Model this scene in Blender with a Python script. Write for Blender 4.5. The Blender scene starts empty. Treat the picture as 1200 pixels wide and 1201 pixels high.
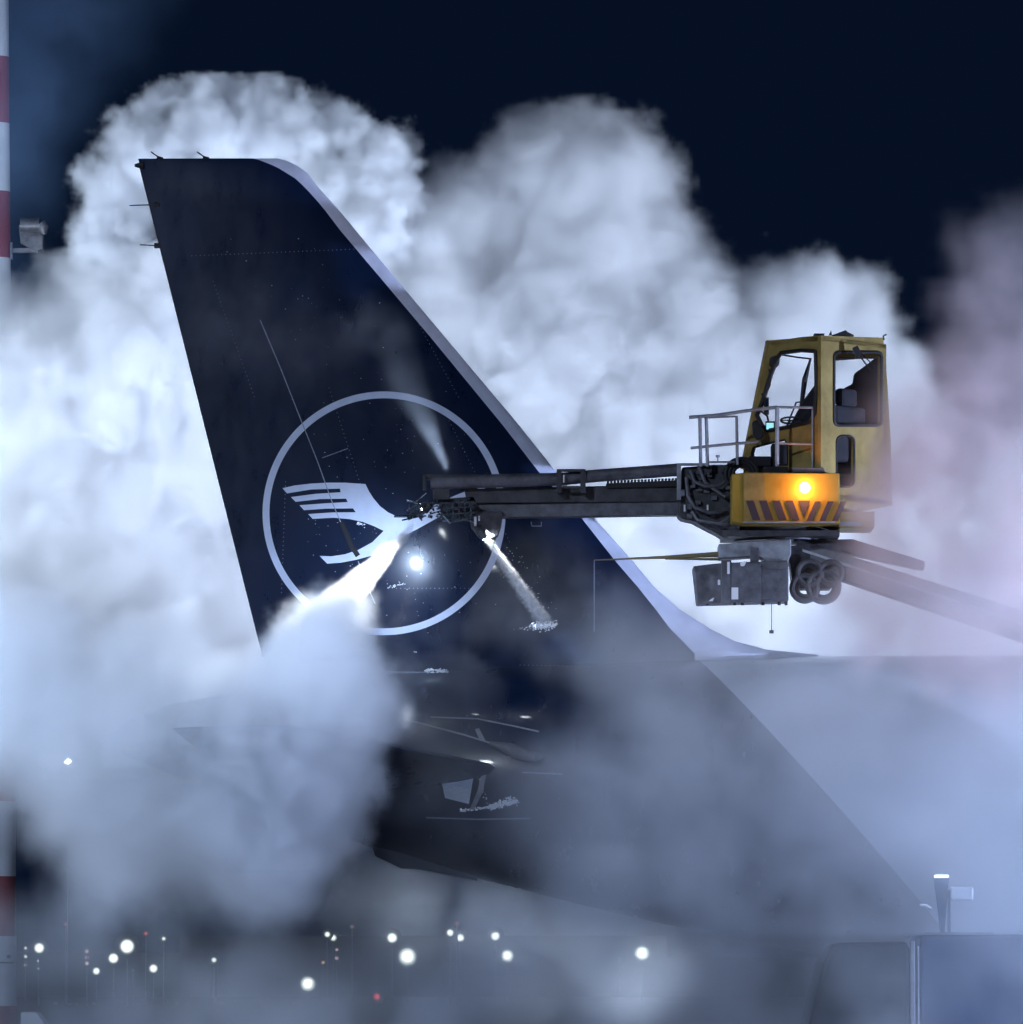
import bpy, bmesh, math, random
from mathutils import Vector, Matrix
from mathutils.geometry import tessellate_polygon
R = math.radians
random.seed(7)
sc = bpy.context.scene
col = sc.collection

# ------------------------------------------------------------------ camera, world, light, exposure
F, PITCH, CAMZ = 7384.0, math.atan(549.5/7384.0), 2.0
cam = bpy.data.objects.new('camera', bpy.data.cameras.new('camera'))
col.objects.link(cam); sc.camera = cam
cam.location = (0, 0, CAMZ); cam.rotation_euler = (math.pi/2 + PITCH, 0, 0)
cam.data.sensor_fit = 'HORIZONTAL'; cam.data.sensor_width = 36; cam.data.lens = 36*F/1200
cam.data.clip_start = 1; cam.data.clip_end = 5000

def at(px, py, Y):
    """the world point seen at photo pixel (px,py), Y metres from the camera"""
    dx, dz = (px-600)/F, -(py-600.5)/F
    y, z = math.cos(PITCH)-math.sin(PITCH)*dz, math.sin(PITCH)+math.cos(PITCH)*dz
    k = Y/y
    return Vector((dx*k, Y, CAMZ+z*k))

world = bpy.data.worlds.new('World'); sc.world = world; world.use_nodes = True
wn = world.node_tree; wn.nodes.clear()
wo = wn.nodes.new('ShaderNodeOutputWorld'); wb = wn.nodes.new('ShaderNodeBackground')
wb.inputs[0].default_value = (0.0022, 0.0062, 0.0195, 1); wb.inputs[1].default_value = 0.85
wn.links.new(wb.outputs[0], wo.inputs[0])

def spot(name, loc, target, power, size=60, color=(1,1,1), blend=.5, radius=.3):
    l = bpy.data.lights.new(name, 'SPOT'); l.energy = power; l.color = color
    l.spot_size = R(size); l.spot_blend = blend; l.shadow_soft_size = radius
    o = bpy.data.objects.new(name, l); col.objects.link(o); o.location = loc
    o.rotation_euler = (Vector(target)-Vector(loc)).to_track_quat('-Z', 'Y').to_euler()
    return o
COOL, WHITE, BLUE = (.80,.90,1), (.93,.97,1), (.55,.72,1)
# far apron floodlights behind the photographer, as one cool parallel lamp
s = bpy.data.lights.new('apron_floodlight', 'SUN'); s.energy = 0.85; s.angle = R(2); s.color = (.62,.76,1)
so = bpy.data.objects.new('apron_floodlight', s); col.objects.link(so)
so.rotation_euler = Vector((.45, .80, -.30)).to_track_quat('-Z', 'Y').to_euler()
# ramp floodlights west and east, plus unseen fill spots added to brighten the steam
spot('ramp_floodlight_west', (-12.5, 81.5, 8.0), at(140,360,88.5), 9600, 66, (.72,.85,1), 1)
spot('steam_fill_centre', (1.5, 82.6, 0.6), at(580,280,88.5), 15000, 100, (.68,.80,1), .9)  # fill added under the view to brighten the middle steam
spot('ramp_floodlight_east', (13, 81.5, 6.5), at(760,330,88), 13000, 80, (.68,.80,1), .8)
spot('spray_fill_west', (-13, 74.0, 9.5), at(330,900,76.0), 10500, 42, (.62,.76,1), .8)  # added fill with no fixture, brightens the spray steam
spot('mist_fill_east', (30, 68.5, 2.5), at(760,960,74), 66000, 44, (.50,.64,1), .9)  # added side fill that lifts the low mist
spot('cab_mist_fill', (10.5, 69.5, 3.2), at(1125,610,75.4), 2300, 42, (1,.78,.86), .9)  # pinkish fill added to brighten the mist beside the cab

sc.view_settings.view_transform = 'Standard'; sc.view_settings.look = 'None'
sc.view_settings.gamma = 1; sc.view_settings.use_curve_mapping = False
sc.view_settings.exposure = 0.0
cy = sc.cycles
cy.use_denoising = True
cy.volume_bounces = 3; cy.max_bounces = 6; cy.transparent_max_bounces = 16
cy.volume_step_rate = 1.5; cy.volume_max_steps = 512
cy.sample_clamp_indirect = 4

# ------------------------------------------------------------------ materials
def mat(name, c, rough=.5, metal=0, spec=.5, coat=0, bump=0, bscale=40, var=0, vscale=3, emit=None, es=0):
    m = bpy.data.materials.new(name); m.use_nodes = True
    nt = m.node_tree; b = nt.nodes['Principled BSDF']
    b.inputs['Base Color'].default_value = (*c, 1); b.inputs['Roughness'].default_value = rough
    b.inputs['Metallic'].default_value = metal; b.inputs['Specular IOR Level'].default_value = spec
    b.inputs['Coat Weight'].default_value = coat; b.inputs['Coat Roughness'].default_value = .08
    tc = nt.nodes.new('ShaderNodeTexCoord')
    if var:
        n = nt.nodes.new('ShaderNodeTexNoise'); n.inputs['Scale'].default_value = vscale; n.inputs['Detail'].default_value = 8
        n.inputs['Roughness'].default_value = .65
        nt.links.new(tc.outputs['Object'], n.inputs['Vector'])
        mr = nt.nodes.new('ShaderNodeMapRange'); mr.inputs[1].default_value = .3; mr.inputs[2].default_value = .7
        mr.inputs[3].default_value = 1-var; mr.inputs[4].default_value = 1+var
        nt.links.new(n.outputs[0], mr.inputs[0])
        hs = nt.nodes.new('ShaderNodeHueSaturation'); hs.inputs['Color'].default_value = (*c, 1)
        nt.links.new(mr.outputs[0], hs.inputs['Value']); nt.links.new(hs.outputs[0], b.inputs['Base Color'])
        m2 = nt.nodes.new('ShaderNodeMapRange'); m2.inputs[1].default_value = .3; m2.inputs[2].default_value = .7
        m2.inputs[3].default_value = max(.02, rough-.12); m2.inputs[4].default_value = min(1, rough+.15)
        nt.links.new(n.outputs[0], m2.inputs[0]); nt.links.new(m2.outputs[0], b.inputs['Roughness'])
    if bump:
        n = nt.nodes.new('ShaderNodeTexNoise'); n.inputs['Scale'].default_value = bscale; n.inputs['Detail'].default_value = 5
        nt.links.new(tc.outputs['Object'], n.inputs['Vector'])
        bp = nt.nodes.new('ShaderNodeBump'); bp.inputs['Strength'].default_value = bump; bp.inputs['Distance'].default_value = .01
        nt.links.new(n.outputs[0], bp.inputs['Height']); nt.links.new(bp.outputs[0], b.inputs['Normal'])
    if emit:
        b.inputs['Emission Color'].default_value = (*emit, 1); b.inputs['Emission Strength'].default_value = es
    return m
NAVY = (.004,.012,.04)
M = dict(
    navy=mat('navy_paint', NAVY, .3, coat=.6, spec=.4, bump=.05, bscale=5),
    white=mat('white_paint', (.66,.70,.78), .4, var=.05, vscale=2, coat=.2),
    decal=mat('white_marking', (.62,.68,.85), .45, var=.06, vscale=6),
    edge=mat('bare_leading_edge', (.62,.64,.78), .5, metal=0, var=.12, vscale=5),
    seam=mat('seam_sealant', (.30,.34,.42), .5, var=.3, vscale=30),
    gap=mat('hinge_gap', (.006,.008,.014), .6),
    yellow=mat('yellow_cab_paint', (.29,.205,.055), .5, var=.4, vscale=3, coat=.1, bump=.1),
    yellow2=mat('yellow_bumper_paint', (.36,.235,.03), .42, var=.12, vscale=6),
    black=mat('black_rubber', (.012,.012,.015), .6, var=.3, vscale=20),
    stripe=mat('dark_hazard_stripe', (.045,.035,.05), .6, var=.2, vscale=20),
    boom=mat('weathered_boom_steel', (.060,.060,.068), .5, metal=.3, var=.45, vscale=7, bump=.3),
    boom2=mat('grey_boom_steel', (.12,.12,.14), .48, metal=.3, var=.4, vscale=8, bump=.3),
    galv=mat('galvanised_steel', (.30,.32,.36), .45, metal=.5, var=.3, vscale=9, bump=.2),
    plate=mat('worn_steel_plate', (.17,.17,.19), .4, metal=.6, var=.4, vscale=6, bump=.3),
    wetsteel=mat('wet_dark_steel', (.20,.23,.27), .22, metal=.8, var=.35, vscale=25),
    chrome=mat('wet_polished_steel', (.6,.65,.72), .15, metal=1, var=.1),
    red=mat('red_mast_paint', (.26,.05,.07), .5, var=.15, vscale=2),
    mwhite=mat('white_mast_paint', (.62,.66,.74), .5, var=.1, vscale=2),
    asphalt=mat('wet_asphalt', (.04,.042,.045), .6, var=.3, vscale=.3, bump=.3),
    tank=mat('blue_grey_truck_paint', (.05,.075,.14), .45, var=.2, vscale=2),
    rod=mat('brass_coloured_rod', (.30,.25,.14), .4, metal=.4),
    lens=mat('lit_lamp_lens', (.9,.95,1), .3, emit=(.85,.93,1), es=60),
    dimlens=mat('post_lamp_lens', (.9,.95,1), .3, emit=(.85,.93,1), es=3),
    amber=mat('lit_amber_lens', (.9,.5,.1), .3, emit=(1,.50,.13), es=45),
    screen=mat('lit_screen', (.1,.3,.35), .3, emit=(.35,.85,.95), es=1.0),
    seat=mat('dark_seat_fabric', (.02,.018,.024), .9, var=.2, vscale=15),
    strip=mat('reflective_strip', (.8,.82,.86), .25, emit=None),
)
def glass():
    m = bpy.data.materials.new('cab_window_glass'); m.use_nodes = True; nt = m.node_tree
    nt.nodes.remove(nt.nodes['Principled BSDF'])
    t = nt.nodes.new('ShaderNodeBsdfTransparent'); t.inputs[0].default_value = (1,1,1,1)
    g = nt.nodes.new('ShaderNodeBsdfGlossy'); g.inputs['Roughness'].default_value = .06
    x = nt.nodes.new('ShaderNodeMixShader'); x.inputs[0].default_value = .035
    nt.links.new(t.outputs[0], x.inputs[1]); nt.links.new(g.outputs[0], x.inputs[2])
    nt.links.new(x.outputs[0], nt.nodes['Material Output'].inputs[0]); return m
M['glass'] = glass()

# livery of the fuselage: navy aft of a slanted line, white forward of it
def livery():
    m = mat('fuselage_livery', NAVY, .3, coat=.5, bump=.04, bscale=4); nt = m.node_tree; b = nt.nodes['Principled BSDF']
    g = nt.nodes.new('ShaderNodeNewGeometry'); sp = nt.nodes.new('ShaderNodeSeparateXYZ')
    nt.links.new(g.outputs['Position'], sp.inputs[0])
    a, c = at(785,738,80), at(1040,1010,78.1)
    k = (c.x-a.x)/(c.z-a.z)
    mz = nt.nodes.new('ShaderNodeMath'); mz.operation = 'MULTIPLY'; mz.inputs[1].default_value = k
    sb = nt.nodes.new('ShaderNodeMath'); sb.operation = 'SUBTRACT'
    gt = nt.nodes.new('ShaderNodeMath'); gt.operation = 'GREATER_THAN'; gt.inputs[1].default_value = a.x-k*a.z
    nt.links.new(sp.outputs['Z'], mz.inputs[0]); nt.links.new(sp.outputs['X'], sb.inputs[0]); nt.links.new(mz.outputs[0], sb.inputs[1])
    nt.links.new(sb.outputs[0], gt.inputs[0])
    mx = nt.nodes.new('ShaderNodeMix'); mx.data_type = 'RGBA'
    mx.inputs['A'].default_value = (*NAVY, 1); mx.inputs['B'].default_value = (.50,.54,.62,1)
    nt.links.new(gt.outputs[0], mx.inputs['Factor']); nt.links.new(mx.outputs['Result'], b.inputs['Base Color'])
    return m
M['livery'] = livery()
for m_ in (M['navy'], M['livery']):
    nt = m_.node_tree; b = nt.nodes['Principled BSDF']; tc = nt.nodes.new('ShaderNodeTexCoord'); mp = nt.nodes.new('ShaderNodeMapping')
    mp.inputs['Scale'].default_value = (1.8,1,.7); n = nt.nodes.new('ShaderNodeTexNoise'); n.inputs['Scale'].default_value = 2.2; n.inputs['Detail'].default_value = 9; n.inputs['Roughness'].default_value = .7
    nt.links.new(tc.outputs['Object'], mp.inputs[0]); nt.links.new(mp.outputs[0], n.inputs['Vector'])
    mr = nt.nodes.new('ShaderNodeMapRange'); mr.inputs[1].default_value = .35; mr.inputs[2].default_value = .65; mr.inputs[3].default_value = .26; mr.inputs[4].default_value = .36
    nt.links.new(n.outputs[0], mr.inputs[0]); nt.links.new(mr.outputs[0], b.inputs['Roughness'])

# ------------------------------------------------------------------ mesh helpers
def tag(o, label=None, cat=None, group=None, kind=None):
    for k, v in (('label',label),('category',cat),('group',group),('kind',kind)):
        if v: o[k] = v
    return o
def empty(name, loc, label, cat, group=None):
    o = bpy.data.objects.new(name, None); col.objects.link(o); o.location = loc
    return tag(o, label, cat, group)
def wloc(o):
    v = Vector(o.location)
    while o.parent: o = o.parent; v += Vector(o.location)
    return v
class MB:
    def __init__(s): s.bm = bmesh.new()
    def build(s, name, m, parent=None, smooth=False, bevel=0, origin=None, label=None):
        bmesh.ops.recalc_face_normals(s.bm, faces=s.bm.faces)
        if bevel:
            eds = [e for e in s.bm.edges if len(e.link_faces) == 2 and e.calc_face_angle(0) > .6]
            bmesh.ops.bevel(s.bm, geom=eds, offset=bevel, segments=2, profile=.5, affect='EDGES')
        off = wloc(parent) if parent else Vector((0,0,0))
        vs = [v.co for v in s.bm.verts]
        base = Vector(origin) if origin is not None else Vector((sum(v.x for v in vs)/len(vs), sum(v.y for v in vs)/len(vs), min(v.z for v in vs)))
        bmesh.ops.translate(s.bm, verts=s.bm.verts, vec=-base)
        me = bpy.data.meshes.new(name); s.bm.to_mesh(me); s.bm.free()
        if smooth:
            for p in me.polygons: p.use_smooth = True
            me.set_sharp_from_angle(angle=R(40))
        me.materials.append(m)
        o = bpy.data.objects.new(name, me); col.objects.link(o)
        o.location = base-off
        if parent: o.parent = parent
        if label: o['label'] = label
        return o
    def faces(s, pts, fs):
        v = [s.bm.verts.new(p) for p in pts]
        for f in fs: s.bm.faces.new([v[i] for i in f])
        return s
    def box(s, c, d, rot=None):
        ret = bmesh.ops.create_cube(s.bm, size=1)
        mt = Matrix.Translation(c) @ (rot.to_4x4() if rot else Matrix()) @ Matrix.Diagonal((*d,1))
        bmesh.ops.transform(s.bm, matrix=mt, verts=ret['verts']); return s
    def pbox(s, x0, y0, x1, y1, Y, dep):          # photo rectangle of the front face at distance Y
        a, b = at(x0,y0,Y), at(x1,y1,Y)
        return s.box(((a.x+b.x)/2, Y+dep/2, (a.z+b.z)/2), (abs(b.x-a.x), dep, abs(b.z-a.z)))
    def prism(s, poly, Y, dep):
        pts = [at(x,y,Y) for x,y in poly]; n = len(pts)
        f = [s.bm.verts.new(p) for p in pts]; b = [s.bm.verts.new(p+Vector((0,dep,0))) for p in pts]
        for t in tessellate_polygon([pts]):
            s.bm.faces.new([f[i] for i in t]); s.bm.faces.new([b[i] for i in reversed(t)])
        for i in range(n): s.bm.faces.new((f[i], f[(i+1)%n], b[(i+1)%n], b[i]))
        return s
    def tube(s, pts, r, n=10, cap=True):
        pts = [Vector(p) for p in pts]; rings = []
        rs = r if isinstance(r, (list,tuple)) else [r]*len(pts)
        t0 = (pts[1]-pts[0]).normalized(); up = Vector((0,0,1)) if abs(t0.z) < .9 else Vector((0,1,0))
        for i, p in enumerate(pts):
            a = pts[max(0,i-1)]; b = pts[min(len(pts)-1,i+1)]; t = (b-a).normalized()
            u = t.cross(up)
            if u.length < .05: u = t.cross(Vector((1,0,0)))
            u.normalize(); w = u.cross(t); up = w
            rings.append([s.bm.verts.new(p + (u*math.cos(2*math.pi*k/n)+w*math.sin(2*math.pi*k/n))*rs[i]) for k in range(n)])
        for i in range(len(rings)-1):
            for k in range(n): s.bm.faces.new((rings[i][k], rings[i][(k+1)%n], rings[i+1][(k+1)%n], rings[i+1][k]))
        if cap: s.bm.faces.new(rings[0][::-1]); s.bm.faces.new(rings[-1])
        return s
    def ptube(s, pts, r, Y, n=10): return s.tube([at(p[0],p[1],p[2] if len(p)>2 else Y) for p in pts], r, n)
    def disc(s, c, axis, r, th, n=20):
        c = Vector(c); a = Vector(axis).normalized(); return s.tube([c-a*th/2, c+a*th/2], r, n)

# ------------------------------------------------------------------ ground
g = MB(); g.faces([(-2500,-200,0),(2500,-200,0),(2500,4500,0),(-2500,4500,0)], [(0,1,2,3)])
tag(g.build('ground', M['asphalt'], None, origin=(0,0,0)), kind='structure')

# ------------------------------------------------------------------ aircraft
YF = 80.0
def interp(tab, v):
    if v <= tab[0][0]: return tab[0][1]
    for (a, p), (b, q) in zip(tab, tab[1:]):
        if v <= b: return p+(q-p)*(v-a)/(b-a)
    return tab[-1][1]
LE = [(186,326),(188,335),(194,348),(203,361),(217,371),(248,399),(300,442),(400,526),(500,610),(553,652),(606,696),(659,743),(689,768),(714,796),(738,834),(752,862),(762,900),(768,960)]
BD = [(186,296),(188,304),(196,324),(211,348),(224,361),(243,378),(272,400),(330,449),(400,508),(500,590),(556,633),(606,680),(656,719),(700,757),(738,785),(752,799),(762,808),(768,814)]
TE = lambda py: 162+(py-186)*.2513
rows = [186,187,188,191,194,198,203,210,217,224,236,248,272,300,350,400,450,500,553,580,606,640,659,689,714,738,752,762,768,780,800]
def half_thick(px, py):
    te, le = TE(py), 371+(py-217)*.848 if py > 217 else interp(LE, py)
    le2 = interp(LE, py); le = max(le, 330)
    chord = (le2-te)/92.3
    u = (le2-px)/max(1,(le2-te)); u = min(1,max(0,u))
    T = (.11 if py > 230 else .11*(.25+.75*max(0,(py-186)/44)**.6))
    lim = min(chord, 5.6)
    if py > 700: # the fillet thins towards its front
        s0 = 371+(700-217)*.848
    return lim*T*5*(.2969*math.sqrt(u)-.126*u-.3516*u*u+.2843*u**3-.1015*u**4)+.004
def fin_part(name, lo, hi, nc, m, parent, cap_te=False):
    mb = MB(); bm = mb.bm; L = []
    for py in rows:
        a, b = lo(py), hi(py); row = []
        for k in range(nc+1):
            t = k/nc; t = 1-(1-t)**1.8 if nc < 14 else t
            px = a+(b-a)*t; c = at(px, py, YF); h = half_thick(px, py)
            row.append((bm.verts.new((c.x, YF-h, c.z)), bm.verts.new((c.x, YF+h, c.z))))
        L.append(row)
    for i in range(len(L)-1):
        for k in range(nc):
            for s_ in (0,1):
                q = (L[i][k][s_], L[i][k+1][s_], L[i+1][k+1][s_], L[i+1][k][s_])
                bm.faces.new(q if s_ else q[::-1])
        bm.faces.new((L[i][0][0], L[i+1][0][0], L[i+1][0][1], L[i][0][1]))
        bm.faces.new((L[i][nc][0], L[i][nc][1], L[i+1][nc][1], L[i+1][nc][0]))
    for k in range(nc): bm.faces.new((L[0][k][0], L[0][k][1], L[0][k+1][1], L[0][k+1][0]))
    return mb.build(name, m, parent, smooth=True)
plane = empty('airliner', (at(450,780,YF).x, YF, 0), 'dark navy airliner tail with a ringed white crane emblem, half hidden in steam', 'airliner')
fin = fin_part('tail_fin', TE, lambda y: interp(BD,y), 24, M['navy'], plane)
fin_part('leading_edge', lambda y: interp(BD,y), lambda y: interp(LE,y), 10, M['edge'], plane)
# fuselage with its tail cone
st = [(130,862,874),(150,845,888),(200,826,908),(310,806,950),(440,792,996),(560,784,1030),(660,779,1056),(760,775,1080),(860,772,1102),(960,770,1120),(1080,769,1134),(1200,769,1140),(1600,769,1141),(2600,769,1141)]
mb = MB(); n = 64; rings = []
for px, t, b in st:
    T, B = at(px,t,YF), at(px,b,YF); zc = (T.z+B.z)/2; rz = (T.z-B.z)/2; ry = rz*(.98 if px > 700 else .82+.16*max(0,(px-130)/570))
    rings.append([mb.bm.verts.new((T.x, YF+ry*math.cos(2*math.pi*k/n), zc+rz*math.sin(2*math.pi*k/n))) for k in range(n)])
for i in range(len(rings)-1):
    for k in range(n): mb.bm.faces.new((rings[i][k], rings[i][(k+1)%n], rings[i+1][(k+1)%n], rings[i+1][k]))
mb.bm.faces.new(rings[0]); mb.bm.faces.new(rings[-1])
fus = mb.build('fuselage', M['livery'], plane, smooth=True)
def fus_y(px, py):
    T, B = at(px,interp([(a,b) for a,b,c in st],px),YF), at(px,interp([(a,c) for a,b,c in st],px),YF)
    zc = (T.z+B.z)/2; rz = (T.z-B.z)/2; ry = rz*(.98 if px > 700 else .82+.16*max(0,(px-130)/570))
    z = at(px,py,YF-ry*.9).z; q = max(0, 1-((z-zc)/rz)**2); return YF-ry*math.sqrt(q)
# near horizontal stabiliser, swept back and rising towards its tip
def wing(name, rootLE, rootTE, tipLE, tipTE, m, parent, th=.09):
    mb = MB(); NC, NS = 20, 12; up = []; 
    prof = lambda u: 5*(.2969*math.sqrt(u)-.126*u-.3516*u*u+.2843*u**3-.1015*u**4)
    for j in range(NS+1):
        s_ = j/NS; a = rootLE.lerp(tipLE, s_); b = rootTE.lerp(tipTE, s_); ch = (b-a).length
        if j == NS: th_ = .02
        else: th_ = th
        if j >= NS-1: a = a.lerp(b, .06*(j-NS+2)); 
        r = []
        for k in range(NC+1):
            u = k/NC; p = a.lerp(b, u*u*(3-2*u)*.5+u*.5); u2 = u*u*(3-2*u)*.5+u*.5
            h = ch*th_*prof(u2)+.003
            r.append((mb.bm.verts.new(p+Vector((0,0,h))), mb.bm.verts.new(p-Vector((0,0,h)))))
        up.append(r)
    for j in range(NS):
        for k in range(NC):
            for s_ in (0,1):
                mb.bm.faces.new((up[j][k][s_], up[j][k+1][s_], up[j+1][k+1][s_], up[j+1][k][s_]))
        for k in (0,NC): mb.bm.faces.new((up[j][k][0], up[j+1][k][0], up[j+1][k][1], up[j][k][1]))
    for j in (0,NS):
        for k in range(NC): mb.bm.faces.new((up[j][k][0], up[j][k+1][0], up[j][k+1][1], up[j][k][1]))
    return mb.build(name, m, parent, smooth=True)
rl, rt = at(600,905,79.0), at(290,925,79.4)
tl = Vector((at(335,900,75.2).x, 75.1, at(300,850,75.2).z)); tt = tl+Vector((-1.35,0,-.05))
stab = wing('stabiliser', rl, rt, tl, tt, M['navy'], plane)
# fairing plate and seal round the stabiliser root
def skin_strip(name, pts, w, m, parent, off=.006, yf=None):
    yf = yf or (lambda x,y: YF-half_thick(x,y)); mb = MB(); prev = None
    P = []
    for (x0,y0),(x1,y1) in zip(pts, pts[1:]):
        k = max(1, int(math.hypot(x1-x0,y1-y0)/8))
        P += [(x0+(x1-x0)*i/k, y0+(y1-y0)*i/k) for i in range(k)]
    P.append(pts[-1])
    for i, (x, y) in enumerate(P):
        a = P[max(0,i-1)]; b = P[min(len(P)-1,i+1)]; dx, dy = b[0]-a[0], b[1]-a[1]; l = math.hypot(dx,dy) or 1
        nx, ny = -dy/l*w/2, dx/l*w/2; cur = []
        for s_ in (-1,1):
            X, Yp = x+nx*s_, y+ny*s_; yy = yf(X,Yp)-off; c = at(X,Yp,yy); cur.append(mb.bm.verts.new(c))
        if prev: mb.bm.faces.new((prev[0],prev[1],cur[1],cur[0]))
        prev = cur
    return mb.build(name, m, parent)
skin_strip('root_seal', [(468,842),(500,850),(545,862),(590,876),(612,886)], 2.0, M['galv'], plane, .01, fus_y)
skin_strip('root_seal', [(505,841),(560,843),(600,851),(632,858)], 1.8, M['galv'], plane, .012, fus_y)
skin_strip('skin_seam', [(500,959),(560,961),(622,960)], 1.8, M['seam'], plane, .01, fus_y)
skin_strip('skin_seam', [(612,906),(660,908)], 1.5, M['seam'], plane, .01, fus_y)
mb = MB(); mb.tube([at(575,872,78.6), at(600,880,78.45), at(625,888,78.45), at(640,888,78.7)], [.03,.09,.07,.01], 12); mb.build('root_fairing', M['boom2'], plane, smooth=True)
mb = MB(); mb.prism([(436,992),(470,1000),(520,1016),(560,1029),(560,1033),(510,1022),(486,1018),(470,1018),(440,1004)], 79.2, .6); mb.build('drain_fairing', M['gap'], plane)
# markings on the fin
def decal(name, poly_px, m, parent, off=.005, yf=None):
    yf = yf or (lambda x,y: YF-half_thick(x,y))
    pts = [Vector((x,y,0)) for x,y in poly_px]; mb = MB(); bm = mb.bm
    vs = [bm.verts.new(p) for p in pts]
    for t in tessellate_polygon([pts]):
        try: bm.faces.new([vs[i] for i in t])
        except ValueError: pass
    for _ in range(3):
        eds = [e for e in bm.edges if e.calc_length() > 14]
        if eds: bmesh.ops.subdivide_edges(bm, edges=eds, cuts=1); bmesh.ops.triangulate(bm, faces=bm.faces)
    for v in bm.verts:
        x, y = v.co.x, v.co.y; v.co = at(x, y, yf(x,y)-off)
    return mb.build(name, m, parent)
decal('root_bracket', [(566,902),(571,906),(566,930),(556,950),(551,949),(560,928)], M['galv'], plane, .03, fus_y)
decal('root_bracket', [(557,855),(562,854),(569,868),(563,869)], M['galv'], plane, .03, fus_y)
decal('access_panel', [(518,917),(556,909),(550,943),(522,936)], M['chrome'], plane, .02, fus_y)
decal('access_panel', [(470,907),(560,905),(558,908),(470,910)], M['seam'], plane, .025, fus_y)
mb = MB(); RC = (450.5, 602); prev = None; first = None
for k in range(181):
    a = 2*math.pi*k/180; cur = []
    for r in (134.5, 142.5):
        x, y = RC[0]+r*math.cos(a), RC[1]+r*1.003*math.sin(a); cur.append(mb.bm.verts.new(at(x,y,YF-half_thick(x,y)-.006)))
    if prev: mb.bm.faces.new((prev[0],prev[1],cur[1],cur[0]))
    prev = cur
mb.build('emblem_ring', M['decal'], plane)
Z = [(155,497),(210,485),(280,477),(350,473),(430,473),(520,479),(535,510),(556,543),(585,577),(620,604),(655,620),(690,626),(740,612),(800,582),(900,535),(975,505),(1045,483),(1046,498),(960,535),(900,580),(840,626),(770,665),(700,702),(640,742),(560,790),(480,812),(410,825),(352,829),(318,795),(370,797),(430,788),(490,768),(550,735),(600,685),(560,665),(510,646),(450,633),(380,627),(288,632),(268,611),(370,604),(478,603),(465,586),(350,587),(250,594),(230,572),(340,564),(442,558),(435,543),(320,545),(213,557),(192,536),(300,522),(411,515),(408,499),(280,503),(175,520)]
decal('crane_emblem', [(290+x/3.75, 440+y/3.75) for x,y in Z], M['decal'], plane)
skin_strip('rudder_hinge_seam', [(305,375),(330,434),(352,490),(372,540),(390,590),(402,618)], 1.1, M['seam'], plane, .009)
skin_strip('rudder_hinge_gap', [(400,612),(412,640),(420,652)], 6, M['gap'], plane, .012)
skin_strip('rudder_hinge_seam', [(420,658),(432,690),(440,708)], 1.2, M['seam'], plane, .009)
skin_strip('panel_seam', [(378,537),(408,526)], .8, M['seam'], plane, .009)
skin_strip('panel_seam', [(445,788),(550,789)], 1.2, M['seam'], plane, .009)
skin_strip('panel_seam', [(697,657),(697,741)], 1.0, M['seam'], plane, .012)
skin_strip('access_hatch', [(623,612),(624,617),(635,617),(635,612)], 1.2, M['seam'], plane, .01)
for x0,y0,x1,y1 in ((187,240,152,241),(187,288,164,287)):
    mb = MB(); mb.ptube([(x0,y0),(x0-6,y0)], .035, YF); mb.ptube([(x0-5,y0),(x1,y1)], .009, YF, 6); mb.build('static_wick', M['black'], plane)
mb = MB(); mb.ptube([(168,194),(158,194)], [.05,.02], YF); mb.build('static_wick', M['black'], plane)
for x0,y0,x1,y1 in ((187,185,177,178),(241,185,231,178)):
    mb = MB(); mb.ptube([(x0,y0),(x1,y1)], .01, YF, 6); mb.ptube([(x0-3,y0),(x0+4,y0+2)], .03, YF, 6); mb.build('static_wick', M['black'], plane)
for (x0,y0,x1,y1) in ((386,455,446,640),(250,330,300,470),(455,690,560,690),(335,565,330,700),(520,480,600,640),(610,780,700,782),(225,300,420,292),(475,350,540,470)):
    mb = MB(); n_ = int(math.hypot(x1-x0,y1-y0)/5)
    for k in range(n_):
        t = k/n_; x, y = x0+(x1-x0)*t, y0+(y1-y0)*t; yy = YF-half_thick(x,y) if y < 765 else fus_y(x,y)
        mb.disc(at(x,y,yy-.002), (0,1,0), .0055, .004, 6)
    mb.build('rivet_row', M['seam'], plane)
mb = MB(); mb.ptube([(TE(195),195),(TE(770),770)], .012, YF, 6)
for k in range(60):
    py = 200+k*9.6; x = TE(py); mb.box(at(x,py,YF), (.018,.008,.02+.015*(k%3)))
mb.build('trailing_edge_strip', M['black'], plane)

# ------------------------------------------------------------------ de-icing truck
YC = 77.4
truck = empty('deicing_truck', (at(1400,1100,76).x, 76, 0), 'de-icing truck with a yellow operator cab and spray boom raised beside the tail', 'de-icing truck')
# horizontal telescopic boom
YB = 77.8
mb = MB()
mb.prism([(545,575),(560,573),(700,570),(862,566),(862,588),(560,590),(548,590)], YB, .34)
boom = mb.build('telescopic_boom', M['boom'], truck, bevel=.012)
mb = MB(); mb.prism([(560,592),(810,588),(810,604),(566,607),(560,602)], YB+.03, .28); mb.build('inner_boom_section', M['boom2'], boom, bevel=.012)
mb = MB(); mb.prism([(711,567),(800,563),(800,570),(711,572)], YB-.05, .2)
for k in range(22): mb.prism([(712+k*4,566.2-k*.17),(714.5+k*4,566-k*.17),(714.5+k*4,563.9-k*.17),(712+k*4,564-k*.17)], YB-.05, .2)
mb.build('cable_chain', M['black'], boom)
mb = MB(); mb.ptube([(505,566),(600,563.5),(655,562),(700,558),(795,551)], [.085]*2+[.08]*3, YB-.08, 14); mb.build('fluid_pipe', M['boom2'], boom, smooth=True)
mb = MB()
for x in (656,684): mb.pbox(x-3,550,x+3,578,YB-.2,.26)
mb.pbox(655,550,686,553,YB-.22,.06); mb.pbox(660,570,684,573,YB-.21,.05)
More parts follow.
